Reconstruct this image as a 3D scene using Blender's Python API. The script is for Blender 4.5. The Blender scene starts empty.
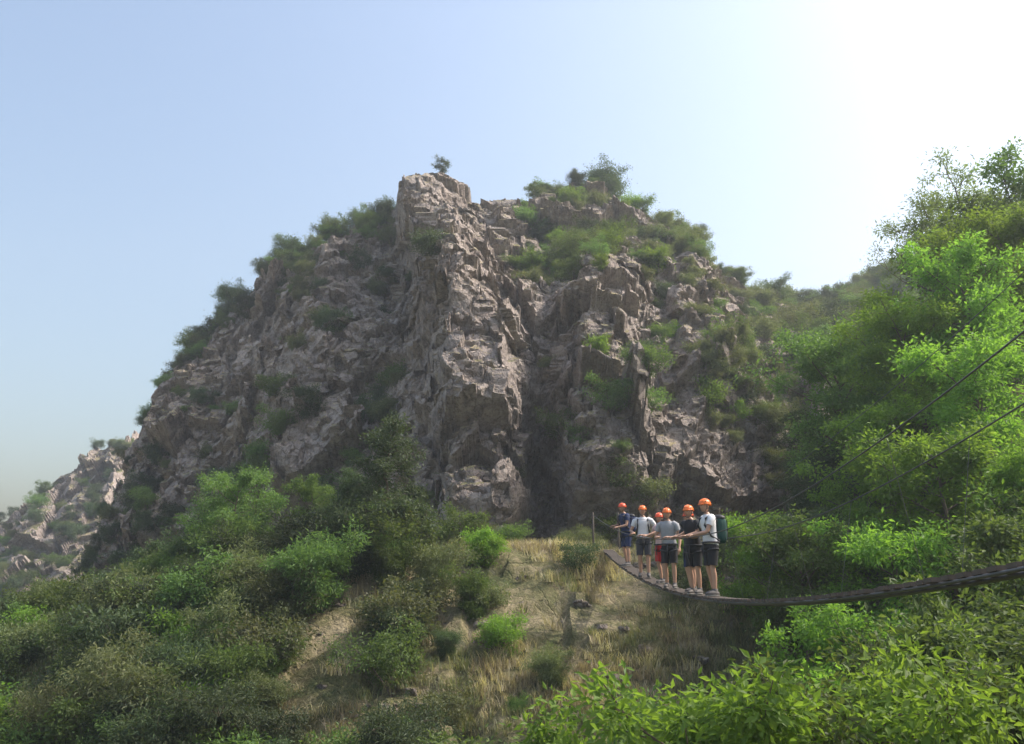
import bpy, math, numpy as np
from mathutils import Vector, Matrix, Euler
sc = bpy.context.scene
R = math.radians
rng = np.random.default_rng(7)

# ------------------------------------------------------------------ noise
def h3(ix, iy, iz, seed):
    with np.errstate(over='ignore'):
        n = (ix.astype(np.int64)*374761393 + iy.astype(np.int64)*668265263 + iz.astype(np.int64)*2147483647 + seed*974634777) & 0xffffffff
        n = ((n ^ (n >> 13))*1274126177) & 0xffffffff
        n = ((n ^ (n >> 15))*2246822519) & 0xffffffff
        n = n ^ (n >> 16)
    return (n & 0xffffff)/float(0x1000000)
def vnoise(P, seed=0):
    I = np.floor(P).astype(np.int64); f = P-I; f = f*f*(3-2*f)
    o = 0
    for dx in (0, 1):
        wx = f[:, 0] if dx else 1-f[:, 0]
        for dy in (0, 1):
            wy = f[:, 1] if dy else 1-f[:, 1]
            for dz in (0, 1):
                wz = f[:, 2] if dz else 1-f[:, 2]
                o = o + wx*wy*wz*h3(I[:, 0]+dx, I[:, 1]+dy, I[:, 2]+dz, seed)
    return o*2-1
def fbm(P, octv=4, seed=0):
    a = 1.0; o = 0; s = 0
    for k in range(octv):
        o = o + a*vnoise(P*(2.03**k)+k*17.3, seed+k); s += a; a *= .5
    return o/s
def facet(P, scale, amp, tilt, seed):
    Q = P/np.array(scale)
    I = np.floor(Q).astype(np.int64)
    best = np.full(len(P), 1e9); out = np.zeros(len(P))
    for dx in (-1, 0, 1):
        for dy in (-1, 0, 1):
            for dz in (-1, 0, 1):
                cx, cy, cz = I[:, 0]+dx, I[:, 1]+dy, I[:, 2]+dz
                a = h3(cx, cy, cz, seed); b = h3(cx, cy, cz, seed+1); c = h3(cx, cy, cz, seed+2)
                ex, ey, ez = Q[:, 0]-cx-a, Q[:, 1]-cy-b, Q[:, 2]-cz-c
                d = ex*ex+ey*ey+ez*ez
                r = h3(cx, cy, cz, seed+3)
                val = (r*2-1) + tilt*(ex*(a*2-1)*2+ez*(c*2-1)*2+ey*(b*2-1))
                m = d < best
                best = np.where(m, d, best); out = np.where(m, val, out)
    return out*amp

# ------------------------------------------------------------------ materials
class NT:
    def __init__(s, name):
        s.m = bpy.data.materials.new(name); s.m.use_nodes = True
        s.t = s.m.node_tree; s.t.nodes.clear()
        s.out = s.t.nodes.new('ShaderNodeOutputMaterial')
    def n(s, ty, **kw):
        nd = s.t.nodes.new(ty)
        for k, v in kw.items(): setattr(nd, k, v)
        return nd
    def l(s, a, b): s.t.links.new(a, b)
    def ramp(s, fac, stops):
        r = s.n('ShaderNodeValToRGB')
        e = r.color_ramp.elements
        while len(e) < len(stops): e.new(.5)
        for k, (p, c) in enumerate(stops):
            e[k].position = p; e[k].color = (*c, 1) if len(c) == 3 else c
        s.l(fac, r.inputs[0]); return r.outputs[0]
    def mix(s, fac, a, b, mode='MIX'):
        m = s.n('ShaderNodeMix', data_type='RGBA', blend_type=mode)
        if isinstance(fac, (int, float)): m.inputs[0].default_value = fac
        else: s.l(fac, m.inputs[0])
        for sock, v in ((m.inputs[6], a), (m.inputs[7], b)):
            if isinstance(v, tuple): sock.default_value = (*v, 1)
            else: s.l(v, sock)
        return m.outputs[2]
    def math(s, op, a, b=0.0, clamp=False):
        m = s.n('ShaderNodeMath', operation=op, use_clamp=clamp)
        for k, v in enumerate((a, b)):
            if isinstance(v, (int, float)): m.inputs[k].default_value = v
            else: s.l(v, m.inputs[k])
        return m.outputs[0]
    def noise(s, vec, scale, detail=6, rough=.6):
        n = s.n('ShaderNodeTexNoise'); n.inputs['Scale'].default_value = scale
        n.inputs['Detail'].default_value = detail; n.inputs['Roughness'].default_value = rough
        s.l(vec, n.inputs['Vector']); return n.outputs['Fac']

def simple(name, col, rough=.7, metal=0, var=.25, scale=8):
    t = NT(name); b = t.n('ShaderNodeBsdfPrincipled')
    tc = t.n('ShaderNodeTexCoord')
    f = t.noise(tc.outputs['Object'], scale, 4)
    c = t.mix(f, tuple(x*(1-var) for x in col), tuple(min(1, x*(1+var)) for x in col))
    t.l(c, b.inputs['Base Color']); b.inputs['Roughness'].default_value = rough; b.inputs['Metallic'].default_value = metal
    t.l(b.outputs[0], t.out.inputs[0]); return t.m

def leafmat(name, c1, c2, trans=.45, sat=.95):
    t = NT(name)
    g = t.n('ShaderNodeNewGeometry'); oi = t.n('ShaderNodeObjectInfo')
    c = t.mix(g.outputs['Random Per Island'], c1, c2)
    hs = t.n('ShaderNodeHueSaturation')
    t.l(c, hs.inputs['Color'])
    v = t.math('MULTIPLY_ADD', oi.outputs['Random'], .75); t.t.nodes[-1].inputs[2].default_value = .7
    t.l(v, hs.inputs['Value'])
    w = t.math('MULTIPLY_ADD', oi.outputs['Random'], .04); t.t.nodes[-1].inputs[2].default_value = .482
    t.l(w, hs.inputs['Hue'])
    hs.inputs['Saturation'].default_value = sat
    d = t.n('ShaderNodeBsdfPrincipled'); d.inputs['Roughness'].default_value = .55
    d.inputs['Specular IOR Level'].default_value = .3
    tr = t.n('ShaderNodeBsdfTranslucent')
    t.l(hs.outputs[0], d.inputs['Base Color'])
    tc = t.mix(1.0, hs.outputs[0], (1.5, 1.5, .7), 'MULTIPLY')
    t.l(tc, tr.inputs[0])
    m = t.n('ShaderNodeMixShader'); m.inputs[0].default_value = trans
    t.l(d.outputs[0], m.inputs[1]); t.l(tr.outputs[0], m.inputs[2]); t.l(m.outputs[0], t.out.inputs[0])
    return t.m

def rockmat(name, grass=(.62, .82), hill=False, k=1.0):
    t = NT(name)
    tc = t.n('ShaderNodeTexCoord'); O = tc.outputs['Object']
    g = t.n('ShaderNodeNewGeometry')
    n1 = t.noise(O, .16, 5, .6); n2 = t.noise(O, 1.1, 9, .7); n3 = t.noise(O, 5.0, 8, .75)
    def K(c): return tuple(x*k for x in c)
    base = t.ramp(n1, [(.32, K((.20, .16, .145))), (.46, K((.33, .275, .248))), (.58, K((.45, .39, .355))), (.72, K((.23, .19, .175)))])
    c2 = t.ramp(n2, [(.34, K((.085, .071, .067))), (.47, K((.27, .225, .202))), (.58, K((.43, .37, .335))), (.75, K((.58, .52, .47)))])
    col = t.mix(.55, base, c2)
    dk = t.ramp(n3, [(.34, (.36, .34, .34)), (.48, (.95, .95, .95)), (.68, (1.25, 1.22, 1.18))])
    col = t.mix(.85, col, dk, 'MULTIPLY')
    mp = t.n('ShaderNodeMapping'); mp.inputs['Scale'].default_value = (1, 1, .7); mp.inputs['Rotation'].default_value = (.2, .5, .1)
    t.l(O, mp.inputs[0])
    wn = t.n('ShaderNodeTexNoise'); wn.inputs['Scale'].default_value = 1.6; wn.inputs['Detail'].default_value = 5; t.l(mp.outputs[0], wn.inputs['Vector'])
    wv = t.n('ShaderNodeVectorMath', operation='SCALE'); t.l(wn.outputs['Color'], wv.inputs[0]); wv.inputs['Scale'].default_value = 1.2
    wa = t.n('ShaderNodeVectorMath', operation='ADD'); t.l(mp.outputs[0], wa.inputs[0]); t.l(wv.outputs[0], wa.inputs[1])
    vo = t.n('ShaderNodeTexVoronoi', feature='DISTANCE_TO_EDGE'); vo.inputs['Scale'].default_value = 1.3; t.l(wa.outputs[0], vo.inputs['Vector'])
    cr = t.ramp(vo.outputs['Distance'], [(0, (.35, .33, .32)), (.07, (1, 1, 1))])
    crm = t.ramp(t.noise(O, .9, 3), [(.42, (0, 0, 0)), (.6, (1, 1, 1))])
    col = t.mix(t.math('MULTIPLY', crm, .65), col, cr, 'MULTIPLY')
    sep = t.n('ShaderNodeSeparateXYZ'); t.l(g.outputs['Normal'], sep.inputs[0])
    gn = t.noise(O, .35, 8, .7)
    f = t.math('ADD', sep.outputs[2], t.math('MULTIPLY', t.math('SUBTRACT', gn, .5), 1.3))
    gm = t.ramp(f, [(grass[0], (0, 0, 0)), (grass[1], (1, 1, 1))])
    gc = t.ramp(t.noise(O, .7, 9, .75), [(.36, (.08, .10, .04)), (.48, (.19, .175, .085)), (.58, (.33, .275, .17)), (.72, (.44, .37, .25))])
    fine = t.ramp(t.noise(O, 14, 6, .8), [(.3, (.5, .5, .5)), (.6, (1.25, 1.25, 1.25))])
    gc = t.mix(.8, gc, fine, 'MULTIPLY')
    col = t.mix(gm, col, gc)
    b = t.n('ShaderNodeBsdfPrincipled'); b.inputs['Roughness'].default_value = .9; b.inputs['Specular IOR Level'].default_value = .2
    t.l(col, b.inputs['Base Color'])
    hsum = t.math('ADD', t.math('MULTIPLY', n2, .8), t.math('MULTIPLY', n3, .4))
    hsum = t.math('ADD', hsum, t.math('MULTIPLY', t.math('MINIMUM', vo.outputs['Distance'], .08), 2.0))
    bp = t.n('ShaderNodeBump'); bp.inputs['Strength'].default_value = .9; bp.inputs['Distance'].default_value = .4
    t.l(hsum, bp.inputs['Height']); t.l(bp.outputs[0], b.inputs['Normal'])
    t.l(b.outputs[0], t.out.inputs[0]); return t.m

M_rock = rockmat('rock_cliff', (.60, .8), k=1.05)
M_hill = rockmat('rocky_grass', (.6, .85), k=1.0)
M_ground = rockmat('dry_slope', (.02, .36))
M_bark = simple('bark', (.13, .1, .075), .9, 0, .5, 12)
M_lime = leafmat('leaf_lime', (.12, .205, .035), (.19, .29, .055), .5, 1.0)
M_green = leafmat('leaf_green', (.075, .13, .034), (.14, .205, .055), .42)
M_dark = leafmat('leaf_dark', (.046, .075, .032), (.085, .12, .047), .3, .9)
M_olive = leafmat('leaf_olive', (.095, .12, .045), (.165, .18, .078), .35, .9)
M_pine = leafmat('leaf_pale', (.12, .175, .07), (.18, .235, .1), .45)
M_grass = leafmat('grass_dry', (.30, .25, .15), (.49, .41, .28), .3, .9)
M_grassg = leafmat('grass_green', (.13, .155, .06), (.27, .245, .13), .3, .9)

# ------------------------------------------------------------------ mesh helpers
def quads_obj(name, V, F, mats, mi=None, smooth=False, link=True):
    V = np.asarray(V, dtype=np.float32); F = np.asarray(F, dtype=np.int32)
    me = bpy.data.meshes.new(name)
    me.vertices.add(len(V)); me.vertices.foreach_set('co', V.ravel())
    me.loops.add(F.size); me.loops.foreach_set('vertex_index', F.ravel())
    me.polygons.add(len(F))
    me.polygons.foreach_set('loop_start', np.arange(0, F.size, 4, dtype=np.int32))
    me.polygons.foreach_set('loop_total', np.full(len(F), 4, dtype=np.int32))
    for m in mats: me.materials.append(m)
    if mi is not None: me.polygons.foreach_set('material_index', np.asarray(mi, dtype=np.int32))
    me.polygons.foreach_set('use_smooth', np.full(len(F), smooth))
    me.update(calc_edges=True); me.validate()
    ob = bpy.data.objects.new(name, me)
    if link: sc.collection.objects.link(ob)
    return ob

class QB:
    def __init__(s): s.V = []; s.F = []; s.M = []; s.n = 0
    def add(s, V, F, m=0):
        s.V.append(np.asarray(V, float)); s.F.append(np.asarray(F)+s.n); s.M.append(np.full(len(F), m)); s.n += len(V)
    def tube(s, path, rad, k=5, m=0, cap=False):
        path = np.asarray(path, float); n = len(path); rad = np.broadcast_to(np.asarray(rad, float), (n,)).copy()
        if cap:
            d0 = path[0]-path[1]; d0 /= np.linalg.norm(d0)+1e-9; d1 = path[-1]-path[-2]; d1 /= np.linalg.norm(d1)+1e-9
            path = np.vstack([path[0]+d0*rad[0]*.5, path[0]+d0*rad[0]*.35, path, path[-1]+d1*rad[-1]*.35, path[-1]+d1*rad[-1]*.5])
            rad = np.concatenate([[1e-4, rad[0]*.7], rad, [rad[-1]*.7, 1e-4]]); n = len(path)
        T = np.gradient(path, axis=0); T /= np.linalg.norm(T, axis=1)[:, None]+1e-9
        a = T[0]; ref = np.array([0, 0, 1.]) if abs(a[2]) < .9 else np.array([1., 0, 0])
        ang = np.linspace(0, 2*np.pi, k, endpoint=False); V = []
        for i in range(n):
            u = np.cross(T[i], ref); u /= np.linalg.norm(u)+1e-9; v = np.cross(T[i], u)
            V.append(path[i]+rad[i]*(np.cos(ang)[:, None]*u+np.sin(ang)[:, None]*v))
        V = np.vstack(V)
        F = [[i*k+j, i*k+(j+1) % k, (i+1)*k+(j+1) % k, (i+1)*k+j] for i in range(n-1) for j in range(k)]
        s.add(V, F, m)
    def rings(s, rings, k=16, m=0):
        ang = np.linspace(0, 2*np.pi, k, endpoint=False); V = []
        for (cx, cy, cz, rx, ry) in rings:
            V.append(np.stack([cx+rx*np.cos(ang), cy+ry*np.sin(ang), np.full(k, cz)], 1))
        n = len(rings)
        F = [[i*k+j, i*k+(j+1) % k, (i+1)*k+(j+1) % k, (i+1)*k+j] for i in range(n-1) for j in range(k)]
        s.add(np.vstack(V), F, m)
    def ellip(s, c, r, m=0, k=12, n=8, fn=None):
        th = np.linspace(1e-3, np.pi-1e-3, n); ph = np.linspace(0, 2*np.pi, k, endpoint=False)
        V = np.array([[np.sin(t)*np.cos(p), np.sin(t)*np.sin(p), np.cos(t)] for t in th for p in ph])*np.array(r)
        if fn is not None: V = fn(V)
        F = [[i*k+j, (i+1)*k+j, (i+1)*k+(j+1) % k, i*k+(j+1) % k] for i in range(n-1) for j in range(k)]
        s.add(V+np.array(c), F, m)
    def box(s, c, h, rot=None, m=0):
        V = np.array([[x, y, z] for x in (-1, 1) for y in (-1, 1) for z in (-1, 1)], float)*np.array(h)
        if rot is not None: V = V @ np.array(rot).T
        s.add(V+np.array(c), [[0, 1, 3, 2], [4, 6, 7, 5], [0, 4, 5, 1], [2, 3, 7, 6], [0, 2, 6, 4], [1, 5, 7, 3]], m)
    def obj(s, name, mats, smooth=False, link=True, parent=None):
        o = quads_obj(name, np.vstack(s.V), np.vstack(s.F), mats, np.concatenate(s.M), smooth, link)
        if parent: o.parent = parent
        return o

def leaves(qb, C, n_per, rad, size, r, m=1, zf=.7, wid=.45, up=.5):
    C = np.asarray(C); K = len(C)
    cnt = np.maximum(3, (n_per*r.uniform(.3, 1.6, K)).astype(int)); idx = np.repeat(np.arange(K), cnt); N = len(idx)
    rr = rad*r.uniform(.6, 1.25, K)
    off = r.normal(0, .5, (N, 3)); off[:, 2] *= zf
    P = C[idx]+off*rr[idx][:, None]
    d = off+r.normal(0, .55, (N, 3)); d[:, 2] -= .15; d /= np.linalg.norm(d, axis=1)[:, None]
    nn = r.normal(0, 1, (N, 3)); nn[:, 2] = np.abs(nn[:, 2])+up
    s = np.cross(d, nn); s /= np.linalg.norm(s, axis=1)[:, None]+1e-9
    nn = np.cross(s, d)
    L = (size*r.uniform(.6, 1.35, N))[:, None]
    V = np.stack([P, P+d*L*.45+s*L*wid*.5+nn*L*.06, P+d*L-nn*L*.08, P+d*L*.45-s*L*wid*.5+nn*L*.06], 1).reshape(-1, 3)
    qb.add(V, np.arange(N*4).reshape(-1, 4), m)

def tree_ob(name, seed, H, Rc, lm, limbs=14, twigs=5, n_per=150, leaf=.12, cr=.5, tr=.14, cb=.25, stems=1, shape='round', wid=.45, link=False):
    r = np.random.default_rng(seed); qb = QB(); C = []
    for st in range(stems):
        lean = r.normal(0, .12 if stems == 1 else .4, 2)*H*.5
        z = np.linspace(0, 1, 9)
        wob = np.cumsum(r.normal(0, .02*H, (9, 2)), 0)*z[:, None]
        tp = np.stack([lean[0]*z**1.4+wob[:, 0], lean[1]*z**1.4+wob[:, 1], z*H*.9], 1)
        qb.tube(tp, tr*(1-z*.88)/math.sqrt(stems), 6, 0)
        C.append(tp[-1])
        for i in range(limbs):
            f = cb+(0.95-cb)*(i+r.uniform(0, 1))/limbs
            q = (f-cb)/(1-cb)
            if shape == 'round': w = math.sqrt(max(.05, 1-(2*q-.75)**2*.55))
            elif shape == 'cone': w = 1.02-q*.85
            else: w = .35+.8*q
            w *= r.uniform(.55, 1.2)
            az = i*2.4+r.uniform(-.5, .5)
            o = np.array([np.interp(f, z, tp[:, k]) for k in range(3)])
            u = np.array([math.cos(az), math.sin(az), r.uniform(.1, .65)])
            tt = np.linspace(0, 1, 6)[:, None]
            Lm = Rc*w
            lp = o+u*tt*Lm+np.array([0, 0, 1])*tt**2*Lm*.25+r.normal(0, .05, (6, 3))*tt*Lm
            qb.tube(lp, np.linspace(tr*.42*(1-f*.6), tr*.06, 6)/math.sqrt(stems), 5, 0)
            C.append(lp[-1]); C.append(lp[4])
            for j in range(twigs):
                a = r.uniform(.35, .95); p0 = np.array([np.interp(a, tt[:, 0], lp[:, k]) for k in range(3)])
                v = r.normal(0, 1, 3); v[2] = abs(v[2])*.7; v = v/np.linalg.norm(v)*Lm*r.uniform(.25, .5)
                qb.tube([p0, p0+v*.5+[0, 0, .03*Lm], p0+v], [tr*.1, tr*.06, tr*.03], 3, 0)
                C.append(p0+v); 
                if r.random() < .5: C.append(p0+v*.6)
    C = np.array(C); C = C[C[:, 2] > .06*H]
    leaves(qb, C, n_per, cr, leaf, r, 1, wid=wid)
    return qb.obj(name, [M_bark, lm], False, link)

# ------------------------------------------------------------------ terrain
PY = [-400, -40, -10, 0, 4, 8, 14, 18, 22, 30, 36, 44, 52, 80, 130, 400, 3000]
PZ = [-2, -1.6, -1.6, -1.7, -2.4, -5, -7.8, -6.6, -3.6, 1.3, .9, .4, .6, 3, 0, -6, -6]
def sm(a, b, x): 
    t = np.clip((x-a)/(b-a), 0, 1); return t*t*(3-2*t)
def G(x, y):
    x = np.atleast_1d(np.asarray(x, float)); y = np.atleast_1d(np.asarray(y, float))
    z = np.interp(y, PY, PZ)
    z = z-.3*np.clip(-x-5, 0, 34)*sm(16, 26, y)*(1-sm(200, 500, y))
    a = np.interp(y, [-5, 5, 10, 20, 30, 45, 60, 90], [4, 4.2, 6.5, 8.5, 10, 14, 22, 40])
    z = z+.72*np.clip(x-a, 0, 45)*(1-sm(150, 400, y))*(1-sm(60, 400, x))
    z = z + np.where((y < 6), 1, 0)*sm(2.6, 4, x)*(1-sm(2, 6, y))*2.0*(1-sm(4.4, 9, x)*.6)
    P = np.stack([x, y, x*0], 1)
    near = 1-.75*np.exp(-((x-3.2)**2+(y-30)**2)/4)
    cam = 1-np.exp(-(x**2+y**2)/20)
    z = z+cam*near*(.7*fbm(P/9, 3, 5)+.3*fbm(P/2.2, 3, 9))
    m = (x > -45) & (x < 45) & (y > 5) & (y < 75)
    if m.any():
        zz = np.zeros(len(x)); Pm = P[m].copy()
        zz[m] = facet(Pm, (2.2, 2.2, 2.2), .22, .9, 31)+facet(Pm, (.8, .8, .8), .08, .9, 41)
        z = z+zz*near*cam
    return z
def axis(lo, hi, fine, far, flo):
    c = np.arange(lo, hi, fine); e = [hi]; s = fine
    while e[-1] < far: s *= 1.25; e.append(e[-1]+s)
    b = [lo]; s = fine
    while b[-1] > flo: s *= 1.25; b.append(b[-1]-s)
    return np.concatenate([b[::-1][:-1], c, e])
gx = axis(-32, 32, .22, 2500, -2500); gy = axis(2, 52, .2, 2500, -600)
X, Y = np.meshgrid(gx, gy)
Z = G(X.ravel(), Y.ravel())
V = np.stack([X.ravel(), Y.ravel(), Z], 1)
nx, ny = len(gx), len(gy)
i = np.arange(ny-1)[:, None]*nx+np.arange(nx-1)[None, :]
F = np.stack([i, i+1, i+nx+1, i+nx], -1).reshape(-1, 4)
quads_obj('ground', V, F, [M_ground], None, False)

# ------------------------------------------------------------------ mountain lofts
def gsm(a, w):
    k = np.exp(-np.linspace(-2, 2, w)**2); k /= k.sum()
    return np.convolve(np.pad(a, w//2, mode='edge'), k, 'valid')
def loft(name, ridge, base, hfs, nt, ns, nb, dispfn, mat, back=35, smw=21):
    ridge = np.array(ridge, float); base = np.array(base, float)
    n = len(ridge); t = np.linspace(0, n-1, nt)
    Rr = np.stack([gsm(np.interp(t, np.arange(n), ridge[:, k]), smw) for k in range(3)], 1)
    Bb = np.stack([gsm(np.interp(t, np.arange(n), base[:, k]), smw) for k in range(3)], 1)
    s = np.linspace(0, 1, ns); hf = np.interp(s, *hfs); hf = gsm(hf, 2*(ns//30)+1); hf[0] = 0; hf[-1] = 1
    P = Bb[None]*(1-hf[:, None, None])+Rr[None]*hf[:, None, None]
    P[:, :, 2] = Bb[None, :, 2]*(1-s[:, None])+Rr[None, :, 2]*s[:, None]
    b = np.linspace(0, 1, nb+1)[1:]
    PB = Rr[None]+b[:, None, None]*np.array([0, back, 0])[None, None]
    PB[:, :, 2] = Rr[None, :, 2]*(1-b[:, None]**1.5)-6*b[:, None]
    P = np.concatenate([P, PB], 0)
    S = np.concatenate([s, 1+b])
    P = P.reshape(-1, 3); T = np.tile(t, len(S)); SS = np.repeat(S, nt)
    P = dispfn(P, T, SS, nt)
    i = np.arange(len(S)-1)[:, None]*nt+np.arange(nt-1)[None, :]
    F = np.stack([i, i+1, i+nt+1, i+nt], -1).reshape(-1, 4)
    ob = quads_obj(name, P, F, [mat], None, False)
    return P.reshape(len(S), nt, 3), t, S

ridge = [(-31,60,-4),(-27.5,62,4.5),(-26,63,10),(-25.3,64,14.2),(-24.5,66,18.2),(-22.3,69,22.8),(-20,72,27.5),(-16.3,74,31.2),(-12.5,75,33.4),
 (-9.4,75,35.2),(-6.4,75.5,35.5),(-1.1,78,35.8),(3.7,80,37.6),(7.75,81,38.6),(12.7,82,37),(17,84,34.4),(20.4,86,32),(27.2,92,31.6),(33.5,98,32),(42,105,36),(51,110,41),(71,115,49),(110,120,62)]
base = [(-31,56,-9),(-28,54,-8),(-26,53,-7),(-24,52,-6),(-21,51,-5),(-17.5,49,-4),(-14,48,-3),(-11,46.5,-2),(-7.5,45,-1.5),(-4,43.5,-1.5),(-1.5,43,-1.5),(1,43,-1.5),(4,43.5,-1.5),(7,44.5,-1.5),(10,46,-1),(13.5,49,0),
 (18,51,1),(23,54,3),(29,57,5),(36,60,8),(46,64,10),(64,70,14),(100,75,20)]
for i_ in range(9):      # the left flank turns away from the valley
    f_ = 1+.04*(9-i_)
    ridge[i_] = tuple(v*f_ for v in ridge[i_]); base[i_] = tuple(v*f_ for v in base[i_])
hfs = ([0, .12, .25, .45, .6, .85, 1], [0, .02, .07, .24, .42, .76, 1])
def bump(T, S, t0, s0, wt, ws): return np.exp(-((T-t0)/wt)**2-((S-s0)/ws)**2)
def dmain(P, T, S, nt):
    q = P.copy()
    warp = fbm(np.stack([P[:, 0]/8, P[:, 1]/30, P[:, 2]/6], 1), 3, 77)
    Tw = T+warp*.5+.15*facet(P, (3, 6, 2.4), 1., .3, 71)
    rocky = 1-sm(15.5, 18, T)*.5
    pil = sm(8.65, 9.1, Tw)*(1-sm(9.9, 11.0, Tw))*sm(.40, .62, S)*(1-sm(.95, 1.05, S))*5.4
    rib = sm(9.2, 9.8, Tw)*(1-sm(10.6, 11.5, Tw))*sm(.0, .2, S)*(1-sm(.5, .7, S))*3.6
    rib2 = sm(11.5, 12.1, Tw)*(1-sm(12.8, 13.8, Tw))*sm(.12, .24, S)*(1-sm(.46, .66, S))*4.0
    rib3 = sm(10.7, 11.0, Tw)*(1-sm(11.3, 11.8, Tw))*sm(.6, .75, S)*(1-sm(.9, 1.0, S))*2.4
    gul = bump(Tw, S, 8.2, .65, .5, .35)*3.4+bump(Tw, S, 11.3, .22, .4, .11)*3.8+bump(Tw, S, 12.0, .8, .35, .2)*1.0
    rl = sm(5.6, 6.3, Tw)*(1-sm(6.9, 7.6, Tw))*sm(.1, .3, S)*(1-sm(.8, 1, S))*2.2+sm(3.3, 3.9, Tw)*(1-sm(4.6, 5.2, Tw))*sm(.1, .3, S)*(1-sm(.8, 1, S))*2.2
    rr = sm(13.8, 14.2, Tw)*(1-sm(14.6, 15.4, Tw))*sm(.2, .4, S)*(1-sm(.75, .95, S))*2.0
    q[:, 1] -= pil+rib+rib2+rib3+rl+rr-gul
    a = .42
    Q = np.stack([q[:, 0]*math.cos(a)+q[:, 2]*math.sin(a), q[:, 1], -q[:, 0]*math.sin(a)+q[:, 2]*math.cos(a)], 1)
    Q = Q+.35*np.stack([fbm(q/3., 2, 3), fbm(q/3., 2, 4), fbm(q/3., 2, 6)], 1)
    d = facet(Q, (6.0, 7.5, 5.6), 1.3, .75, 11)+facet(Q, (2.5, 3.2, 2.3), .6, .85, 12)+facet(Q, (1.0, 1.3, .85), .25, .85, 13)+facet(Q, (.45, .6, .38), .08, .9, 14)+1.6*fbm(q/13, 3, 21)+.1*fbm(q/.6, 3, 25)
    env = np.where(S > 1, np.exp(-(S-1)*3), 1)*(.25+.75*sm(0, .06, S))
    edge = 1-.45*sm(.9, 1., S)
    d = d*env*rocky*edge
    lat = (facet(Q, (2.8, 3.4, 2.2), .28, .8, 17)+facet(Q, (1.0, 1.4, .8), .1, .8, 18))*env*rocky
    q[:, 1] -= d*.78; q[:, 2] += d*.5; q[:, 0] += lat
    return q
PM, tM, SM = loft('rocky_mountain', ridge, base, hfs, 1000, 500, 60, dmain, M_rock)

fr = [(-135,150,2),(-110,150,4),(-95,150,8),(-84,150,12),(-79,150,16.5),(-76,150,20),(-73,150,22),(-70,150,23.5),(-67,150,24.5),(-64.5,150,25),(-60,150,19),(-50,150,14),(-35,150,6)]
fb = [(p[0]*.8, 100, -14) for p in fr]
def dfar(P, T, S, nt):
    q = P.copy()
    sp = 0
    for (c, w, h) in ((5.9, .2, 1.2), (6.6, .2, 1.5), (7.6, .2, 1.4), (8.4, .2, 1.6), (8.95, .25, 2.2)):
        sp = sp+h*np.exp(-((T-c)/w)**2)
    q[:, 2] += sp*sm(.7, 1, S)*(1-sm(1., 1.2, S))
    d = facet(q, (8, 9, 8), 2.0, .7, 61)+facet(q, (3.2, 3.5, 3.2), 1.0, .8, 62)+facet(q, (1.3, 1.5, 1.3), .45, .8, 64)+2.5*fbm(q/22, 3, 63)
    env = np.where(S > 1, np.exp(-(S-1)*3), 1)*(1-.5*sm(.9, 1, S))
    q[:, 1] -= d*env*.75; q[:, 2] += d*env*.4
    return q
PF, tF, SF = loft('distant_rocky_hill', fr, fb, ([0, .5, 1], [0, .45, 1]), 400, 200, 20, dfar, M_hill, 60, 9)

# ------------------------------------------------------------------ scatter
def new_coll(name, obs):
    c = bpy.data.collections.new(name)
    for o in obs: c.objects.link(o)
    return c
def scatter(name, P, rot, scl, idx, coll):
    me = bpy.data.meshes.new(name); n = len(P)
    me.vertices.add(n); me.vertices.foreach_set('co', np.asarray(P, np.float32).ravel())
    a = me.attributes.new('i_rot', 'FLOAT_VECTOR', 'POINT'); a.data.foreach_set('vector', np.asarray(rot, np.float32).ravel())
    a = me.attributes.new('i_scl', 'FLOAT_VECTOR', 'POINT'); a.data.foreach_set('vector', np.asarray(scl, np.float32).ravel())
    a = me.attributes.new('i_idx', 'INT', 'POINT'); a.data.foreach_set('value', np.asarray(idx, np.int32))
    ob = bpy.data.objects.new(name, me); sc.collection.objects.link(ob)
    ng = bpy.data.node_groups.new(name+'_nodes', 'GeometryNodeTree')
    ng.interface.new_socket('Geometry', in_out='INPUT', socket_type='NodeSocketGeometry')
    ng.interface.new_socket('Geometry', in_out='OUTPUT', socket_type='NodeSocketGeometry')
    N = ng.nodes; gi = N.new('NodeGroupInput'); go = N.new('NodeGroupOutput')
    iop = N.new('GeometryNodeInstanceOnPoints'); ci = N.new('GeometryNodeCollectionInfo')
    ci.inputs['Collection'].default_value = coll; ci.inputs['Separate Children'].default_value = True; ci.inputs['Reset Children'].default_value = True
    def na(nm, ty):
        x = N.new('GeometryNodeInputNamedAttribute'); x.data_type = ty; x.inputs['Name'].default_value = nm
        return [o for o in x.outputs if o.enabled and o.name == 'Attribute'][0]
    ng.links.new(gi.outputs[0], iop.inputs['Points']); ng.links.new(ci.outputs[0], iop.inputs['Instance'])
    iop.inputs['Pick Instance'].default_value = True
    ng.links.new(na('i_idx', 'INT'), iop.inputs['Instance Index'])
    ng.links.new(na('i_rot', 'FLOAT_VECTOR'), iop.inputs['Rotation'])
    ng.links.new(na('i_scl', 'FLOAT_VECTOR'), iop.inputs['Scale'])
    ng.links.new(iop.outputs[0], go.inputs[0])
    md = ob.modifiers.new('scatter', 'NODES'); md.node_group = ng
    return ob

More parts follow.
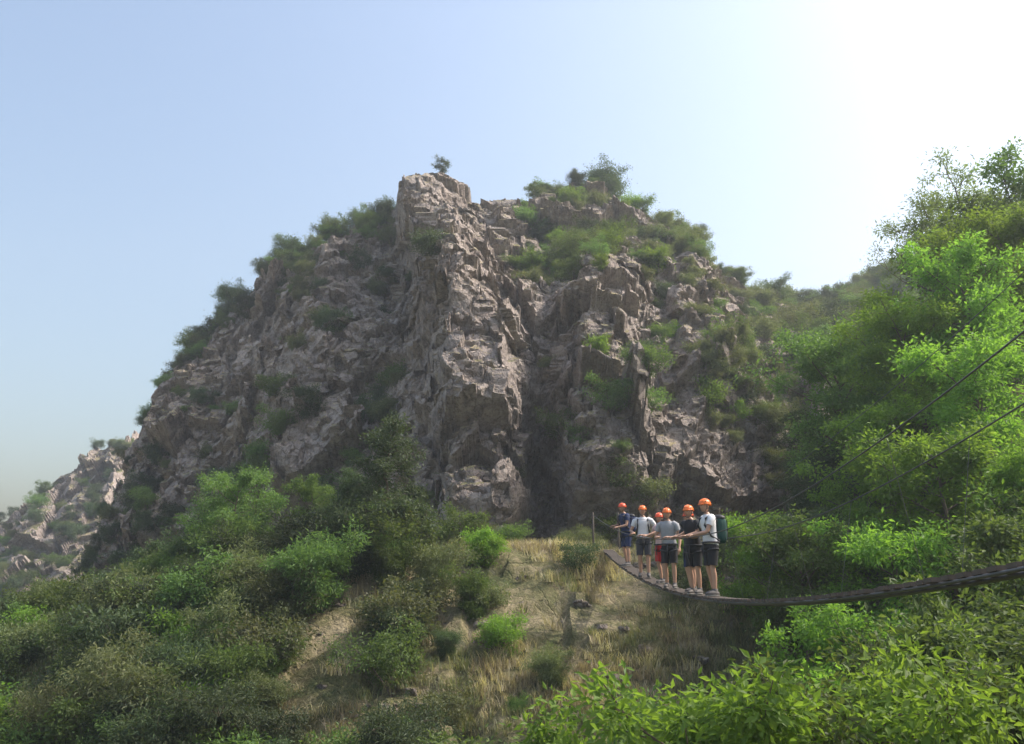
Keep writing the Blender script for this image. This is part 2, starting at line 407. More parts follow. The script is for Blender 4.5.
shr = []
for k, (lm, H, Rc) in enumerate([(M_olive, 1.7, 1.1), (M_olive, 1.3, 1.2), (M_green, 2.0, 1.2), (M_green, 1.6, 1.3), (M_dark, 2.4, 1.2), (M_dark, 1.8, 1.3), (M_lime, 2.0, 1.2)]):
    shr.append(tree_ob('a_shrub_%d' % k, 100+k, H, Rc, lm, limbs=7, twigs=4, n_per=32, leaf=.125, cr=.34, tr=.06, cb=.08, stems=3))
C_shr = new_coll('shrub_kinds', shr)
brm = []
for k in range(3):
    brm.append(tree_ob('b_broom_%d' % k, 140+k, 1.6, .8, [M_olive, M_green, M_dark][k], limbs=9, twigs=5, n_per=36, leaf=.115, cr=.26, tr=.04, cb=.05, stems=4, shape='fan', wid=.25))
C_brm = new_coll('broom_kinds', brm)

def mprob(t, s, nz):
    if t < 8.6:
        p = .09
        if s > .88 and t > 3.5: p = .55
        if s < .34: p = .4
        if t < 3.5: p = .08 if s > .5 else .35
    elif t < 11.4:
        p = .015 if s > .1 else .15
        if s < .5 and t > 10.4: p = .05
    elif t < 14.2:
        p = .7 if (s > .58 and s < .95) else (.16 if s > .3 else .08)
        if s >= .95: p = .4
    elif t < 16.8:
        p = .5
    else: p = .65
    return p*(.2+2.2*max(0, nz+.2))
pts = []
cand = rng.uniform(0, 1, (5600, 3))
tt_ = cand[:, 0]*(len(ridge)-1.2); ss_ = cand[:, 1]*1.02
nz_ = vnoise(np.stack([tt_*1.1, ss_*9, tt_*0], 1), 91)
for k in range(len(cand)):
    t_, s_ = tt_[k], ss_[k]
    if cand[k, 2] < mprob(t_, s_, nz_[k]):
        j = min(int(t_/(len(ridge)-1)*999), 998); i_ = min(int(s_*499), 504)
        pts.append((PM[i_, j], t_, s_))
P = np.array([p[0] for p in pts]); n = len(P); P[:, 2] -= .25
T_ = np.array([p[1] for p in pts]); S_ = np.array([p[2] for p in pts])
sc_ = rng.uniform(.3, .95, n)*np.where(T_ > 16.5, 1.35, 1)
idx = rng.integers(0, 6, n); idx = np.where((T_ > 11.4) & (T_ < 15) & (rng.random(n) < .5), rng.choice([2, 3, 6], n), idx)
idx = np.where((T_ > 14) & (T_ < 17) & (rng.random(n) < .6), rng.choice([0, 1], n), idx)
rot = np.stack([rng.normal(0, .1, n), rng.normal(0, .1, n), rng.uniform(0, 6.28, n)], 1)
scatter('mountain_shrubs', P, rot, np.stack([sc_, sc_, sc_*rng.uniform(.8, 1.2, n)], 1), idx, C_shr)
n = 200; jj = rng.integers(0, 399, n); ii = rng.integers(0, 198, n); P = PF[ii, jj].copy(); s_ = rng.uniform(.5, 1.2, n)
scatter('distant_hill_shrubs', P, np.stack([s_*0, s_*0, rng.uniform(0, 6.28, n)], 1), np.stack([s_]*3, 1), rng.integers(0, 6, n), C_shr)

N = 6000; x = rng.uniform(-32, 14, N); y = rng.uniform(16, 54, N)
nn = vnoise(np.stack([x/2.6, y/2.6, x*0], 1), 15)
bare = np.exp(-((x-2.0)/3.6)**2-((y-28)/8)**2)
p = np.clip(.38+.65*nn, 0.04, 1)*(1-.93*np.clip(bare*1.3, 0, 1))*np.where(x < -2.5, 1.2, .8)*np.where((y > 31) & (x > -5) & (x < 9), .3, 1)
p = p*(1-np.exp(-((x-3.3)/1.2)**2)*(y < 33))
m = (rng.random(N) < p) & (np.abs(x)/y < .85)
x = x[m]; y = y[m]; n = len(x)
s_ = rng.uniform(.35, 1.0, n)*np.where((y > 30) & (x > -8), .6, 1)*np.where((x > -2.5) & (y < 31), .6, 1); P = np.stack([x, y, G(x, y)-.12], 1)
rot = np.stack([rng.normal(0, .1, n), rng.normal(0, .1, n), rng.uniform(0, 6.28, n)], 1)
kk = rng.random(n) < .5
scl = np.stack([s_]*3, 1)
scatter('hillside_shrubs', P[kk], rot[kk], scl[kk], rng.choice([0, 1, 2, 3, 4, 6], kk.sum(), p=[.17, .17, .23, .17, .18, .08]), C_shr)
scatter('broom_thicket', P[~kk], rot[~kk], scl[~kk]*1.25, rng.integers(0, 3, (~kk).sum()), C_brm)

tf = []
for k in range(4):
    r = np.random.default_rng(200+k); nb = 60
    az = r.uniform(0, 6.28, nb); L = r.uniform(.15, .42, nb); ln = r.uniform(.2, 1.0, nb); o = r.normal(0, .16, (nb, 2)); w = .011
    V = []
    for b in range(nb):
        d = np.array([math.cos(az[b]), math.sin(az[b]), 0]); sd = np.array([-d[1], d[0], 0])*w
        p0 = np.array([o[b, 0], o[b, 1], -.05]); p1 = p0+d*ln[b]*L[b]*.35+[0, 0, L[b]*.6]; p2 = p0+d*ln[b]*L[b]+[0, 0, L[b]]
        V += [p0-sd, p0+sd, p1+sd*.8, p1-sd*.8, p1-sd*.8, p1+sd*.8, p2+sd*.15, p2-sd*.15]
    tf.append(quads_obj('c_tuft_%d' % k, V, np.arange(len(V)).reshape(-1, 4), [M_grass if k < 2 else M_grassg], None, False, False))
C_tf = new_coll('tuft_kinds', tf)
N = 14000; x = rng.uniform(-16, 9, N); y = rng.uniform(17, 44, N)
nn = vnoise(np.stack([x/2, y/2, x*0], 1), 19)
m = rng.random(N) < np.clip(.42+1.0*nn, .04, 1); x = x[m]; y = y[m]; n = len(x); s_ = rng.uniform(.5, 1.1, n)
gsel = vnoise(np.stack([x/1.6, y/1.6, x*0], 1), 29)+rng.normal(0, .3, n) > .08
scatter('dry_grass', np.stack([x, y, G(x, y)], 1), np.stack([s_*0, s_*0, rng.uniform(0, 6.28, n)], 1), np.stack([s_]*3, 1), np.where(gsel, 2, 0)+rng.integers(0, 2, n), C_tf)
rk = []
for k in range(4):
    def fn(V, k=k):
        d = facet(V+k*9, (.7, .7, .7), .16, 1.2, 300+k)
        return V*(1+d)[:, None]*np.array([1, .8, .55])
    q = QB(); q.ellip((0, 0, 0), (.5, .5, .5), 0, 36, 24, fn); rk.append(q.obj('d_rock_%d' % k, [M_rock], False, False))
C_rk = new_coll('rock_kinds', rk)
n = 330; x = rng.uniform(-12, 8, n); y = rng.uniform(19, 42, n); s_ = np.minimum(rng.gamma(2, .11, n)+.07, .6)
scatter('loose_rocks', np.stack([x, y, G(x, y)-.05], 1), rng.uniform(-.4, .4, (n, 3))*[1, 1, 12], np.stack([s_]*3, 1), rng.integers(0, 4, n), C_rk)

# ------------------------------------------------------------------ individual trees
kinds = {
 'lime': [tree_ob('k_lime%d' % k, 300+k, 6.5, 2.1, M_lime, limbs=16, twigs=6, n_per=90, leaf=.15, cr=.42, tr=.13, cb=.2, shape='round') for k in range(3)],
 'green': [tree_ob('k_green%d' % k, 320+k, 7.5, 2.7, M_green, limbs=18, twigs=6, n_per=105, leaf=.16, cr=.48, tr=.16, cb=.18) for k in range(3)],
 'dark': [tree_ob('k_dark%d' % k, 340+k, 6.5, 2.2, M_dark, limbs=17, twigs=6, n_per=100, leaf=.14, cr=.42, tr=.15, cb=.12) for k in range(2)],
 'tall': [tree_ob('k_tall%d' % k, 350+k, 6.2, 1.35, M_dark, limbs=22, twigs=5, n_per=80, leaf=.12, cr=.38, tr=.1, cb=.06, shape='round') for k in range(2)],
 'pine': [tree_ob('k_pine%d' % k, 360+k, 8.5, 2.4, M_pine, limbs=20, twigs=6, n_per=80, leaf=.14, cr=.4, tr=.17, cb=.25, shape='round', wid=.3) for k in range(2)],
 'bushy': [tree_ob('k_bushy%d' % k, 370+k, 3.4, 1.7, M_dark, limbs=12, twigs=6, n_per=70, leaf=.14, cr=.5, tr=.1, cb=.08, stems=2) for k in range(2)],
}
NM = {'lime': 'ash_tree', 'green': 'chestnut_tree', 'dark': 'oak_tree', 'tall': 'holm_oak_tree', 'pine': 'pine_tree', 'bushy': 'juniper_bush'}
def put(kind, x, y, s=1.0, dz=0, z=None, var=None):
    k = kinds[kind]; v = rng.integers(0, len(k)) if var is None else var
    ob = bpy.data.objects.new(NM[kind], k[v].data); sc.collection.objects.link(ob)
    zz = float(G(x, y)[0])-.15+dz if z is None else z
    ob.location = (x, y, zz); ob.rotation_euler = (0, 0, rng.uniform(0, 6.28))
    ob.scale = (s*rng.uniform(.9, 1.1), s*rng.uniform(.9, 1.1), s)
    return ob
def top(t_): return PM[499, min(999, int(t_/(len(ridge)-1)*999))]
put('tall', -4.1, 28.6, .84, var=0); put('tall', -5.4, 29.8, .5, var=1); put('tall', -3.3, 31, .4, var=1)
put('green', -9.4, 30, .52); put('dark', -11, 33, .6); put('dark', -16, 38, .55); put('green', -6.8, 31.5, .4); put('tall', -13.5, 34, .6, var=1)
for (t_, k, s) in ((13.45, 'bushy', 1.15), (8.35, 'bushy', .75), (7.6, 'bushy', .5), (6.9, 'bushy', .7), (6.1, 'bushy', .9), (5.6, 'bushy', .6), (4.9, 'bushy', .9), (4.2, 'bushy', .6), (3.3, 'bushy', .8), (2.7, 'bushy', .6), (15.4, 'bushy', .8), (14.6, 'bushy', .5), (12.6, 'bushy', .5), (11.9, 'bushy', .4)):
    p = top(t_); put(k, p[0], p[1], s, z=p[2]-.6)
for (k, x, y, s) in [('pine', 20.0, 38.5, 1.3), ('pine', 22.3, 39, 1.4), ('pine', 25.5, 41, 1.3), ('green', 23.5, 37, 1.2), ('pine', 18.2, 40, 1.0), ('dark', 15.5, 42, .95), ('dark', 13.2, 39, .75), ('dark', 18.5, 44, 1.0), ('green', 21.5, 44, 1.0),
    ('lime', 17.6, 37, 1.2), ('green', 20.5, 35, 1.1), ('green', 15.2, 35, .95), ('lime', 18.8, 32.5, 1.1), ('lime', 17.8, 30, 1.0), ('dark', 12.6, 34, .7), ('green', 24, 45, 1.1), ('dark', 16, 48, .75), ('dark', 20, 50, .9), ('green', 26, 52, 1.0), ('dark', 30, 58, 1.0),
    ('lime', 13.2, 29, .9), ('lime', 10.8, 27.5, .78), ('lime', 15.6, 29, 1.0), ('green', 12.0, 31, .85), ('dark', 10.2, 31, .5), ('lime', 13.4, 25, .95), ('lime', 11.2, 23, .9),
    ('lime', 9.2, 22, .82), ('green', 7.6, 23.5, .62), ('lime', 7.2, 20.5, .78), ('dark', 8.6, 26, .5), ('lime', 12.6, 21, .9), ('lime', 7.1, 25.5, .55),
    ('lime', 8.6, 17.5, .9), ('green', 10.3, 18, .9), ('lime', 6.4, 17.5, .9), ('green', 5.2, 19.0, .5)]:
    put(k, x, y, s)
for (k, x, y, s) in [('lime', 3.7, 12.2, .99), ('lime', 2.6, 13.3, .97), ('green', 4.9, 12.9, .87), ('lime', 1.5, 13.6, .9), ('green', 6.9, 13.8, .95), ('lime', 6.0, 12.2, .96), ('green', 3.3, 15.2, .82), ('lime', 4.6, 15, .92), ('green', 8.3, 14.3, .9), ('green', .2, 15.5, .7), ('pine', 5.9, 13.6, .8)]:
    put(k, x, y, s)

# ------------------------------------------------------------------ bridge
M_wood = simple('weathered_wood', (.10, .08, .065), .85, 0, .4, 10)
M_cable = simple('steel_cable', (.13, .13, .13), .45, .6, .2, 30)
def bx(y): return 4.615-.05*y
def bz(y): return -.09+(.0070 if y > 15 else .0059)*(y-15)**2
def rz(y): return bz(y)+1.08+(0.45*max(0, (15-y)/8)**1.5 if y < 15 else 0)
br = bpy.data.objects.new('rope_footbridge', None); sc.collection.objects.link(br)
ys = np.linspace(1.0, 29.8, 90)
q = QB()
yy = 1.2
while yy < 29.6:
    tl = math.atan((bz(yy+.1)-bz(yy))/.1)
    c, s_ = math.cos(tl), math.sin(tl)
    q.box((bx(yy)+rng.normal(0, .012), yy, bz(yy)-.025), (.18+rng.normal(0, .014), .08, .022), [[1, .0, 0], [0, c, -s_], [0, s_, c]])
    yy += .25
q.obj('deck_planks', [M_wood], parent=br)
q = QB()
for o in (-.15, .15): q.tube([(bx(y)+o, y, bz(y)-.07) for y in ys], .018, 8, 0)
q.tube([(bx(y), y, bz(y)-.085) for y in ys], .022, 8, 0)
q.obj('deck_cables', [M_cable], True, parent=br)
q = QB()
RO = .42
for o in (-RO, RO):
    q.tube([(bx(y)+o, y, rz(y)) for y in ys], .009, 8, 0)
q.tube([(bx(y)-.3, y, rz(y)+.42+.012*max(0, 15-y)) for y in ys], .004, 6, 0)
q.obj('handrail_cables', [M_cable], True, parent=br)
q = QB()
y = 3.0
while y < 29:
    for o in (-1, 1): q.tube([(bx(y)+o*RO, y, rz(y)), (bx(y)+o*.17, y+.02, bz(y)-.07)], .003, 5, 0)
    y += 2.9
q.obj('hanger_ropes', [M_cable], True, parent=br)
q = QB()
for ye in (1.0, 29.9):
    for o in (-RO, RO):
        g = float(G(bx(ye)+o, ye)[0])
        q.tube([(bx(ye)+o, ye, min(g, bz(ye))-.5), (bx(ye)+o, ye, rz(ye)+.06)], [.04, .035], 10, 0, cap=True)
q.obj('anchor_posts', [M_wood], True, parent=br)

# ------------------------------------------------------------------ people
M_skin = simple('skin', (.50, .29, .2), .55, 0, .08, 10)
M_hair = simple('hair', (.05, .035, .025), .6); M_eye = simple('eye_white', (.7, .7, .68), .3, 0, .02); M_pup = simple('pupil', (.03, .02, .02), .3)
M_lip = simple('lips', (.4, .16, .13), .5); M_helm = simple('helmet_orange', (.85, .19, .03), .35, 0, .06); M_helmr = simple('helmet_red', (.75, .10, .03), .35, 0, .06)
M_strap = simple('strap_black', (.02, .02, .022), .6); M_shoe = simple('shoe', (.10, .09, .085), .7); M_sole = simple('sole', (.3, .29, .27), .7)
def cloth(n, c): return simple('cloth_'+n, c, .85, 0, .15, 20)
CL = dict(white=cloth('white', (.72, .72, .74)), grey=cloth('grey', (.33, .34, .36)), black=cloth('black', (.02, .02, .024)), navy=cloth('navy', (.02, .035, .10)), red=cloth('red', (.5, .03, .03)), dark=cloth('dark', (.05, .05, .06)), teal=cloth('teal', (.02, .07, .06)), pink=cloth('pink', (.6, .42, .40)))

def ik(sh, tg, l1, l2, pole):
    d = tg-sh; L = min(np.linalg.norm(d), (l1+l2)*.995); u = d/np.linalg.norm(d)
    a = (l1*l1-l2*l2+L*L)/(2*L); h = math.sqrt(max(0, l1*l1-a*a))
    pv = pole-u*np.dot(pole, u); pv /= np.linalg.norm(pv)+1e-9
    return sh+u*a+pv*h, sh+u*L
def person(name, y, yaw, shirt, shorts, tl=None, tr=None, pack=None, H=1.75, lean=.05, headyaw=0, helm=None, xo=0, stance=.1, hair_long=False, sleeve=.55):
    k = H/1.75
    root = bpy.data.objects.new(name, None); sc.collection.objects.link(root)
    loc = Vector((bx(y)+xo, y, bz(y)-.002)); root.location = loc; root.rotation_euler = (0, 0, yaw); root.scale = (k, k, k)
    Mi = (Matrix.Translation(loc) @ Matrix.Rotation(yaw, 4, 'Z') @ Matrix.Scale(k, 4)).inverted()
    M3 = Mi.to_3x3()
    def lw(p): return np.array(Mi @ Vector(p))
    def le(p): x_, y_, z_ = p; return np.array([x_, y_-lean*max(0, z_-.95), z_])
    cab = np.array(M3 @ Vector((0, 1, 0))); cab /= np.linalg.norm(cab)
    V = []; E = []; Rd = []
    def av(p, r, pr=None):
        V.append(tuple(p)); Rd.append(r)
        if pr is not None: E.append((pr, len(V)-1))
        return len(V)-1
    pel = av((0, 0, .95), (.125, .1)); sp = av(le((0, .01, 1.1)), (.115, .1), pel); ch = av(le((0, .005, 1.3)), (.13, .105), sp)
    nb = av(le((0, .01, 1.45)), (.065, .06), ch); nk = av(le((0, -.005, 1.55)), (.052, .052), nb); 
    arms = []
    for sd, tg in ((1, tl), (-1, tr)):
        sh = le((sd*.185, 0, 1.415))
        if tg is None: hand = sh+np.array([sd*.09, -.12, -.53]); fdir = np.array([0, -.2, -1.0])
        else:
            hand = lw(tg); f = hand-sh; f[2] = 0
            f = f-cab*np.dot(f, cab)*.8; f /= np.linalg.norm(f)+1e-9; fdir = f
            hand = hand+np.array([0, 0, .035])-f*.085
        el, wr = ik(sh, hand, .30, .27, np.array([sd*.6, .5, -.8]))
        s0 = av(le((sd*.12, .005, 1.40)), (.07, .07), ch); s1 = av(sh, (.056, .056), s0); m1 = av((sh+el)/2, (.047, .047), s1); e1 = av(el, (.04, .04), m1)
        m2 = av(el*.65+wr*.35, (.039, .039), e1); w1 = av(wr, (.025, .024), m2); av(wr+(wr-el)/np.linalg.norm(wr-el)*.02, (.024, .022), w1)
        arms.append((sd, sh, el, wr, tg, fdir))
    legs = []
    for sd in (1, -1):
        hp = (sd*.09, 0, .90); kn = (sd*(.09+stance*.1), -.03-.02*sd*stance*4, .5); an = (sd*(.09+stance*.1), .03-.4*sd*stance, .09)
        h1 = av(hp, (.088, .088), pel); t1 = av(tuple((np.array(hp)+np.array(kn))/2), (.077, .077), h1); k1 = av(kn, (.053, .055), t1)
        c1 = av(tuple(np.array(kn)*.68+np.array(an)*.32+[0, .015, 0]), (.055, .055), k1); a1 = av(an, (.034, .036), c1)
        av((an[0]+sd*.01, an[1]-.1, .05), (.035, .03), a1); legs.append((sd, np.array(hp), np.array(kn), np.array(an)))
    me = bpy.data.meshes.new('body'); me.from_pydata(V, E, []); me.materials.append(M_skin)
    ob = bpy.data.objects.new('body', me); sc.collection.objects.link(ob); ob.parent = root
    md = ob.modifiers.new('skin', 'SKIN'); md.use_smooth_shade = True
    for a_, r_ in zip(me.skin_vertices[0].data, Rd): a_.radius = r_
    for a_ in me.skin_vertices[0].data: a_.use_root = False
    me.skin_vertices[0].data[0].use_root = True
    ob.modifiers.new('sub', 'SUBSURF').levels = 2; ob.modifiers['sub'].render_levels = 2
    q = QB(); rg = []
    for z, rx, ry in ((.90, .175, .135), (.96, .17, .13), (1.08, .158, .122), (1.2, .168, .128), (1.3, .185, .135), (1.38, .185, .125), (1.43, .155, .10), (1.47, .10, .08), (1.485, .068, .068)):
        c = le((0, .005, z)); w = .006*math.sin(z*47); rg.append((c[0], c[1], c[2], rx+w, ry+w))
    q.rings(rg, 20)
    for sd, sh, el, wr, tg, fd in arms:
        e = sh+(el-sh)*sleeve; inn = le((sd*.1, .005, 1.385))
        pth = [inn, sh*.6+inn*.4+[0, 0, .008], sh+(el-sh)*.12, sh+(el-sh)*sleeve*.6, e]
        q.tube(pth, np.linspace(.085, .06, len(pth)), 12)
    q.obj('shirt', [shirt], True, parent=root)
    q = QB(); q.rings([(0, 0, .99, .155, .118), (0, 0, .96, .168, .128), (0, 0, .90, .178, .136), (0, 0, .85, .17, .13), (0, 0, .81, .10, .08)], 20)
    for sd, hp, kn, an in legs:
        p = [hp+[sd*.002, 0, -.01], hp*.75+kn*.25, hp*.45+kn*.55, hp*.12+kn*.88]
        q.tube(p, [.1, .102, .092, .088], 14)
    q.obj('shorts', [shorts], True, parent=root)
    q = QB()
    ang = np.linspace(0, 2*np.pi, 21)
    q.tube([(.185*math.cos(a), .145*math.sin(a)+0, .97) for a in ang], .018, 6)
    for sd, hp, kn, an in legs:
        c = hp*.8+kn*.2; q.tube([(c[0]+.108*math.cos(a), c[1]+.108*math.sin(a), c[2]+.03*math.cos(a)*sd) for a in ang], .014, 6)
    q.tube([(0, -.15, .96), (.02, -.2, .85), (.0, -.17, .72), (-.02, -.15, .9)], .012, 6)
    q.obj('climbing_harness', [M_strap if shorts is not CL['black'] else CL['dark']], True, parent=root)
    q = QB()
    for sd, hp, kn, an in legs:
        fx = an[0]+sd*.012; fy = an[1]
        def fn(Vv): 
            Vv = Vv.copy(); Vv[:, 2] = np.maximum(Vv[:, 2], -.038); Vv[:, 2] *= np.where(Vv[:, 1] < 0, 1+Vv[:, 1]*2.6, 1); return Vv
        q.ellip((fx, fy-.055, .045), (.048, .135, .06), 0, 14, 10, fn); q.rings([(an[0], fy, .05, .046, .05), (an[0], fy, .125, .047, .05), (an[0], fy, .13, .04, .044)], 12)
        q.ellip((fx, fy-.055, .014), (.052, .142, .014), 1, 14, 6)
    q.obj('shoes', [M_shoe, M_sole], True, parent=root)
    q = QB()
    for sd, sh, el, wr, tg, fd in arms:
        up = np.array([0, 0, 1.])
        if tg is None:
            f = fd/np.linalg.norm(fd); c = np.array([0, 1., 0]); up2 = np.array([-sd, 0, 0.])
            kn_ = wr+f*.09; q.tube([wr, wr+f*.03, wr+f*.06, kn_], [.025, .033, .036, .034], 8)
            for j, L in enumerate((.07, .08, .075, .06)):
                o = c*(j-1.5)*-.02; q.tube([kn_+o-f*.01, kn_+o+f*L*.5+up2*.008, kn_+o+f*L+up2*.03], [.0095, .0088, .007], 6, cap=True)
            q.tube([wr+f*.03-c*.02, wr+f*.06-c*.045, wr+f*.095-c*.05+up2*.015], [.012, .0105, .008], 6, cap=True)
        else:
            f = fd; c = np.cross(up, f); kn_ = wr+f*.085-up*.008
            for o in (-.022, 0, .022): q.tube([wr+c*o*.4, wr+f*.04+c*o, kn_+c*o], [.02, .019, .015], 8, cap=True)
            for j, L in enumerate((.9, 1.0, .95, .78)):
                o = c*(j-1.5)*.021*(-sd)
                q.tube([kn_+o-f*.008, kn_+o+f*.026*L-up*.004, kn_+o+f*.036*L-up*.03*L, kn_+o+f*.012-up*.05*L], [.0098, .0092, .0085, .007], 6, cap=True)
            s2 = c*sd*-1
            q.tube([wr+f*.025-s2*.02, wr+f*.05-s2*.042-up*.012, kn_-f*.018-s2*.045-up*.035, kn_-s2*.036+f*.0-up*.05], [.013, .0115, .0105, .008], 6, cap=True)
    q.obj('hands', [M_skin], True, parent=root)
    hd = bpy.data.objects.new('head', None); sc.collection.objects.link(hd); hd.parent = root
    hc = le((0, -.02, 1.64)); hd.location = hc; hd.rotation_euler = (.05, 0, headyaw)
    def hf_(Vv):
        Vv = Vv.copy(); x_, y_, z_ = Vv.T
        lo = np.clip(-z_/.115, 0, 1); x_ = x_*(1-.33*lo**1.3); y_ = np.where(y_ > 0, y_*(1-.35*lo), y_*(1-.04*lo)-.004*lo)
        fr_ = y_ < 0
        nose = .024*np.exp(-(x_/.013)**2-((z_+.022)/.02)**2)+.012*np.exp(-(x_/.01)**2-((z_-.0)/.02)**2)
        y_ = y_-np.where(fr_, nose, 0)
        for e in (-.031, .031): y_ = y_+np.where(fr_, .011*np.exp(-((x_-e)/.017)**2-((z_-.004)/.014)**2), 0)
        y_ = y_-np.where(fr_, .006*np.exp(-(x_/.03)**2-((z_+.062)/.012)**2)+.01*np.exp(-(x_/.025)**2-((z_+.1)/.015)**2), 0)
        return np.stack([x_, y_, z_], 1)
    q = QB(); q.ellip((0, 0, 0), (.078, .098, .118), 0, 48, 40, hf_)
    for e in (-1, 1): q.ellip((e*.08, .008, -.008), (.011, .02, .032), 0, 10, 8)
    q.obj('face', [M_skin], True, parent=hd)
    q = QB()
    for e in (-.031, .031): q.ellip((e, -.079, .004), (.0135, .010, .0085), 0, 12, 8); q.ellip((e, -.0878, .004), (.0058, .003, .0058), 1, 10, 6)
    for e in (-.031, .031): q.tube([(e-.017, -.086, .024), (e, -.092, .029), (e+.017, -.086, .025)], [.003, .004, .003], 5, 2, cap=True)
    q.obj('eyes', [M_eye, M_pup, M_hair], True, parent=hd)
    q = QB(); q.ellip((0, -.094, -.06), (.023, .008, .007), 0, 12, 8); q.obj('mouth', [M_lip], True, parent=hd)
    def hr(Vv):
        Vv = Vv.copy(); Vv[:, 2] = np.maximum(Vv[:, 2], -.06 if not hair_long else -.16)
        fm = Vv[:, 1] < -.02; Vv[:, 2] = np.where(fm, np.maximum(Vv[:, 2], .05), Vv[:, 2]); return Vv
    q = QB(); q.ellip((0, .012, .012), (.084, .100, .118), 0, 24, 18, hr)
    if hair_long: q.tube([(0, .1, -.02), (.01, .13, -.08), (0, .12, -.18), (0, .11, -.24)], [.022, .028, .022, .008], 8, cap=True)
    q.obj('hair', [M_hair], True, parent=hd)
    q = QB()
    def hel(Vv):
        Vv = Vv.copy(); Vv[:, 2] = np.maximum(Vv[:, 2], np.where(Vv[:, 1] < 0, -.002, -.035)); return Vv
    q.ellip((0, .008, .04), (.103, .125, .10), 0, 32, 24, hel)
    a2 = np.linspace(0, 2*np.pi, 33)
    q.tube([(.104*math.cos(a), .008+.127*math.sin(a), .04+(-.002 if math.sin(a) < 0 else -.033*math.sin(a))) for a in a2], .0065, 6)
    q.tube([(x_, .008-.127*math.sqrt(1-(x_/.11)**2)-.012, .034) for x_ in np.linspace(-.075, .075, 9)], .011, 6, cap=True)
    for e in (-.05, 0, .05):
        q.tube([(e*math.sin(a)**.3 if math.sin(a) > 0 else 0, .008-.122*math.cos(a)*(1-abs(e)*2), .04+(.102-abs(e)*.22)*math.sin(a)) for a in np.linspace(.5, 2.5, 9)], .007, 6, cap=True)
    for e in (-1, 1):
        for yv in (-.05, .0, .05):
            q.ellip((e*.085, yv+.005, .085), (.012, .016, .007), 1, 8, 6)
        q.tube([(e*.092, -.03, .035), (e*.082, -.03, -.04), (e*.05, -.045, -.1), (0, -.06, -.118)], .004, 5, 1)
        q.tube([(e*.092, .05, .02), (e*.082, .0, -.04), (e*.08, -.028, -.05)], .004, 5, 1)
    q.obj('helmet', [helm or M_helm, M_strap], True, parent=hd)
    if pack:
        q = QB()
        def pf(Vv):
            Vv = Vv.copy(); u = Vv/np.array([.155, .10, .25]); m_ = (np.abs(u)**4).sum(1)**.25; return Vv/np.maximum(m_, .3)[:, None]
        c = le((0, .22, 1.2)); q.ellip(c, (.155, .10, .25), 0, 28, 20, pf)
        c2 = c+np.array([0, .09, -.08]); q.ellip(c2, (.12, .05, .13), 1, 20, 14)
        q.ellip(c+np.array([0, 0, .22]), (.15, .11, .07), 1, 20, 12)
        for e in (-1, 1):
            q.tube([le((e*.11, .13, 1.36)), le((e*.12, .03, 1.47)), le((e*.125, -.1, 1.41)), le((e*.13, -.142, 1.28)), le((e*.16, -.05, 1.08)), le((e*.13, .12, 1.0))], .019, 8, 1)
            q.tube([c+np.array([e*.1, .104, -.2]), c+np.array([e*.1, .108, .05]), c+np.array([e*.1, .10, .19])], .009, 6, 1)
        q.obj('backpack', [pack, M_strap], True, parent=root)
    return root
def rail(y, side): return (bx(y)+side*RO, y, rz(y)+.012)
person('climber', 17.3, R(-75), CL['white'], CL['black'], tl=rail(17.1, -1), tr=rail(17.65, -1), pack=CL['teal'], H=1.80, headyaw=.25, xo=.06, lean=.09)
person('climber', 18.05, R(-45), CL['black'], CL['black'], tl=rail(17.8, -1), tr=rail(18.35, -1), H=1.72, headyaw=.15, xo=-.08, helm=M_helm, stance=.06, lean=.16)
person('climber', 18.9, R(-62), CL['dark'], CL['navy'], tl=rail(18.75, -1), tr=rail(19.2, -1), H=1.64, headyaw=-.1, xo=.06, hair_long=True, helm=M_helmr, lean=.0)
person('climber', 20.2, R(-25), CL['grey'], CL['black'], tl=None, tr=rail(20.0, -1), H=1.74, headyaw=.1, xo=-.09, helm=M_helm, lean=.10)
person('climber', 21.7, R(-55), CL['pink'], CL['red'], tl=rail(21.45, -1), tr=rail(22.0, -1), H=1.64, headyaw=.2, xo=.06, helm=M_helmr, hair_long=True, lean=.03)
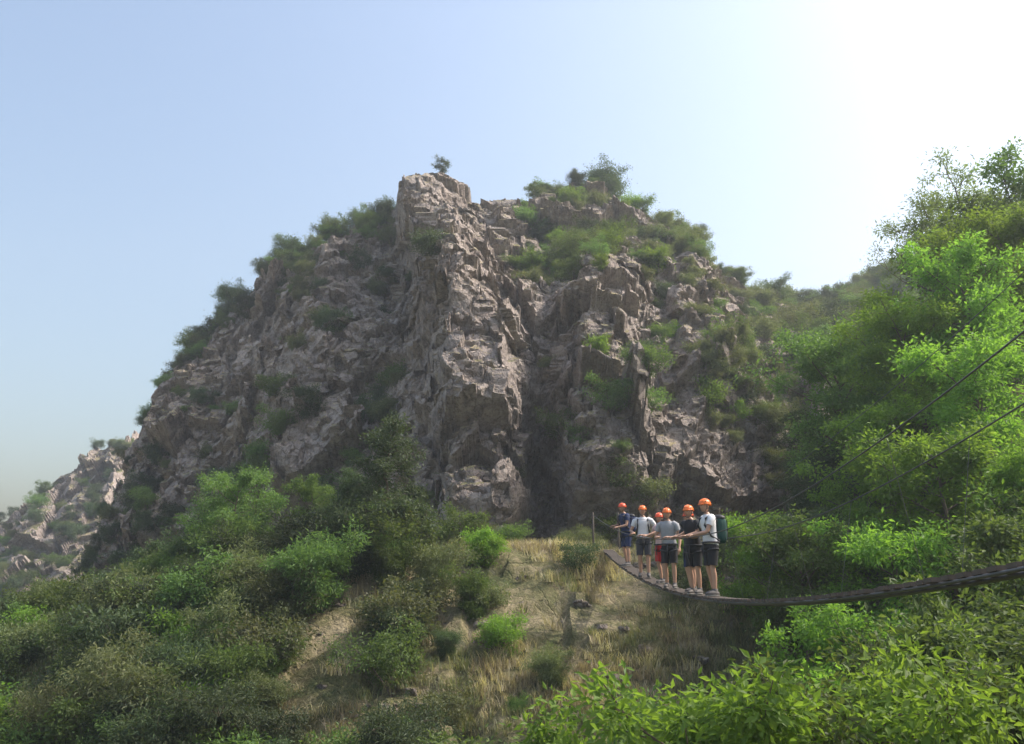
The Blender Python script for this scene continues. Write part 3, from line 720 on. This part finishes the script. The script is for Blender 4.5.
person('climber', 23.2, R(-10), CL['white'], CL['dark'], tl=rail(22.9, 1), tr=rail(22.95, -1), H=1.8, headyaw=-.1, xo=-.07, pack=CL['red'], lean=.06)
person('climber', 25.9, R(-60), CL['navy'], CL['navy'], tl=rail(25.6, -1), tr=rail(26.1, -1), H=1.76, pack=CL['navy'], xo=-.03, helm=M_helmr, lean=.14)

# ------------------------------------------------------------------ light, air, sky, camera
az, el = R(82), R(48)
w = bpy.data.worlds.new('World'); sc.world = w; w.use_nodes = True
nt = w.node_tree; bg = nt.nodes['Background']
sky = nt.nodes.new('ShaderNodeTexSky'); sky.sky_type = 'NISHITA'; sky.sun_disc = False
sky.sun_elevation = el; sky.sun_rotation = az; sky.air_density = 1.4; sky.dust_density = 5.5; sky.ozone_density = 2.2; sky.altitude = 0
nt.links.new(sky.outputs[0], bg.inputs[0]); bg.inputs[1].default_value = .265
S = Vector((math.sin(az)*math.cos(el), math.cos(az)*math.cos(el), math.sin(el)))
L = bpy.data.lights.new('sun', 'SUN'); L.energy = 5; L.angle = R(.5); L.color = (1, .95, .87)
lo = bpy.data.objects.new('sun', L); sc.collection.objects.link(lo); lo.rotation_euler = S.to_track_quat('Z', 'Y').to_euler()
q = QB(); q.box((0, 90, 40), (170, 150, 55)); hz = q.obj('valley_haze', [])
hm = bpy.data.materials.new('haze'); hm.use_nodes = True; t = hm.node_tree; t.nodes.clear()
o_ = t.nodes.new('ShaderNodeOutputMaterial'); vs = t.nodes.new('ShaderNodeVolumeScatter'); vs.inputs['Density'].default_value = .001; vs.inputs['Anisotropy'].default_value = .3
vs.inputs['Color'].default_value = (.85, .93, 1, 1); t.links.new(vs.outputs[0], o_.inputs['Volume']); hz.data.materials.append(hm)
cam = bpy.data.cameras.new('camera'); co = bpy.data.objects.new('camera', cam); sc.collection.objects.link(co)
cam.sensor_width = 36; cam.lens = 36*887/1024; cam.clip_end = 6000; cam.clip_start = .05
co.location = (0, 0, 0); co.rotation_euler = (R(90+14), 0, 0)
sc.camera = co
sc.view_settings.view_transform = 'Standard'; sc.view_settings.look = 'None'; sc.view_settings.exposure = 0
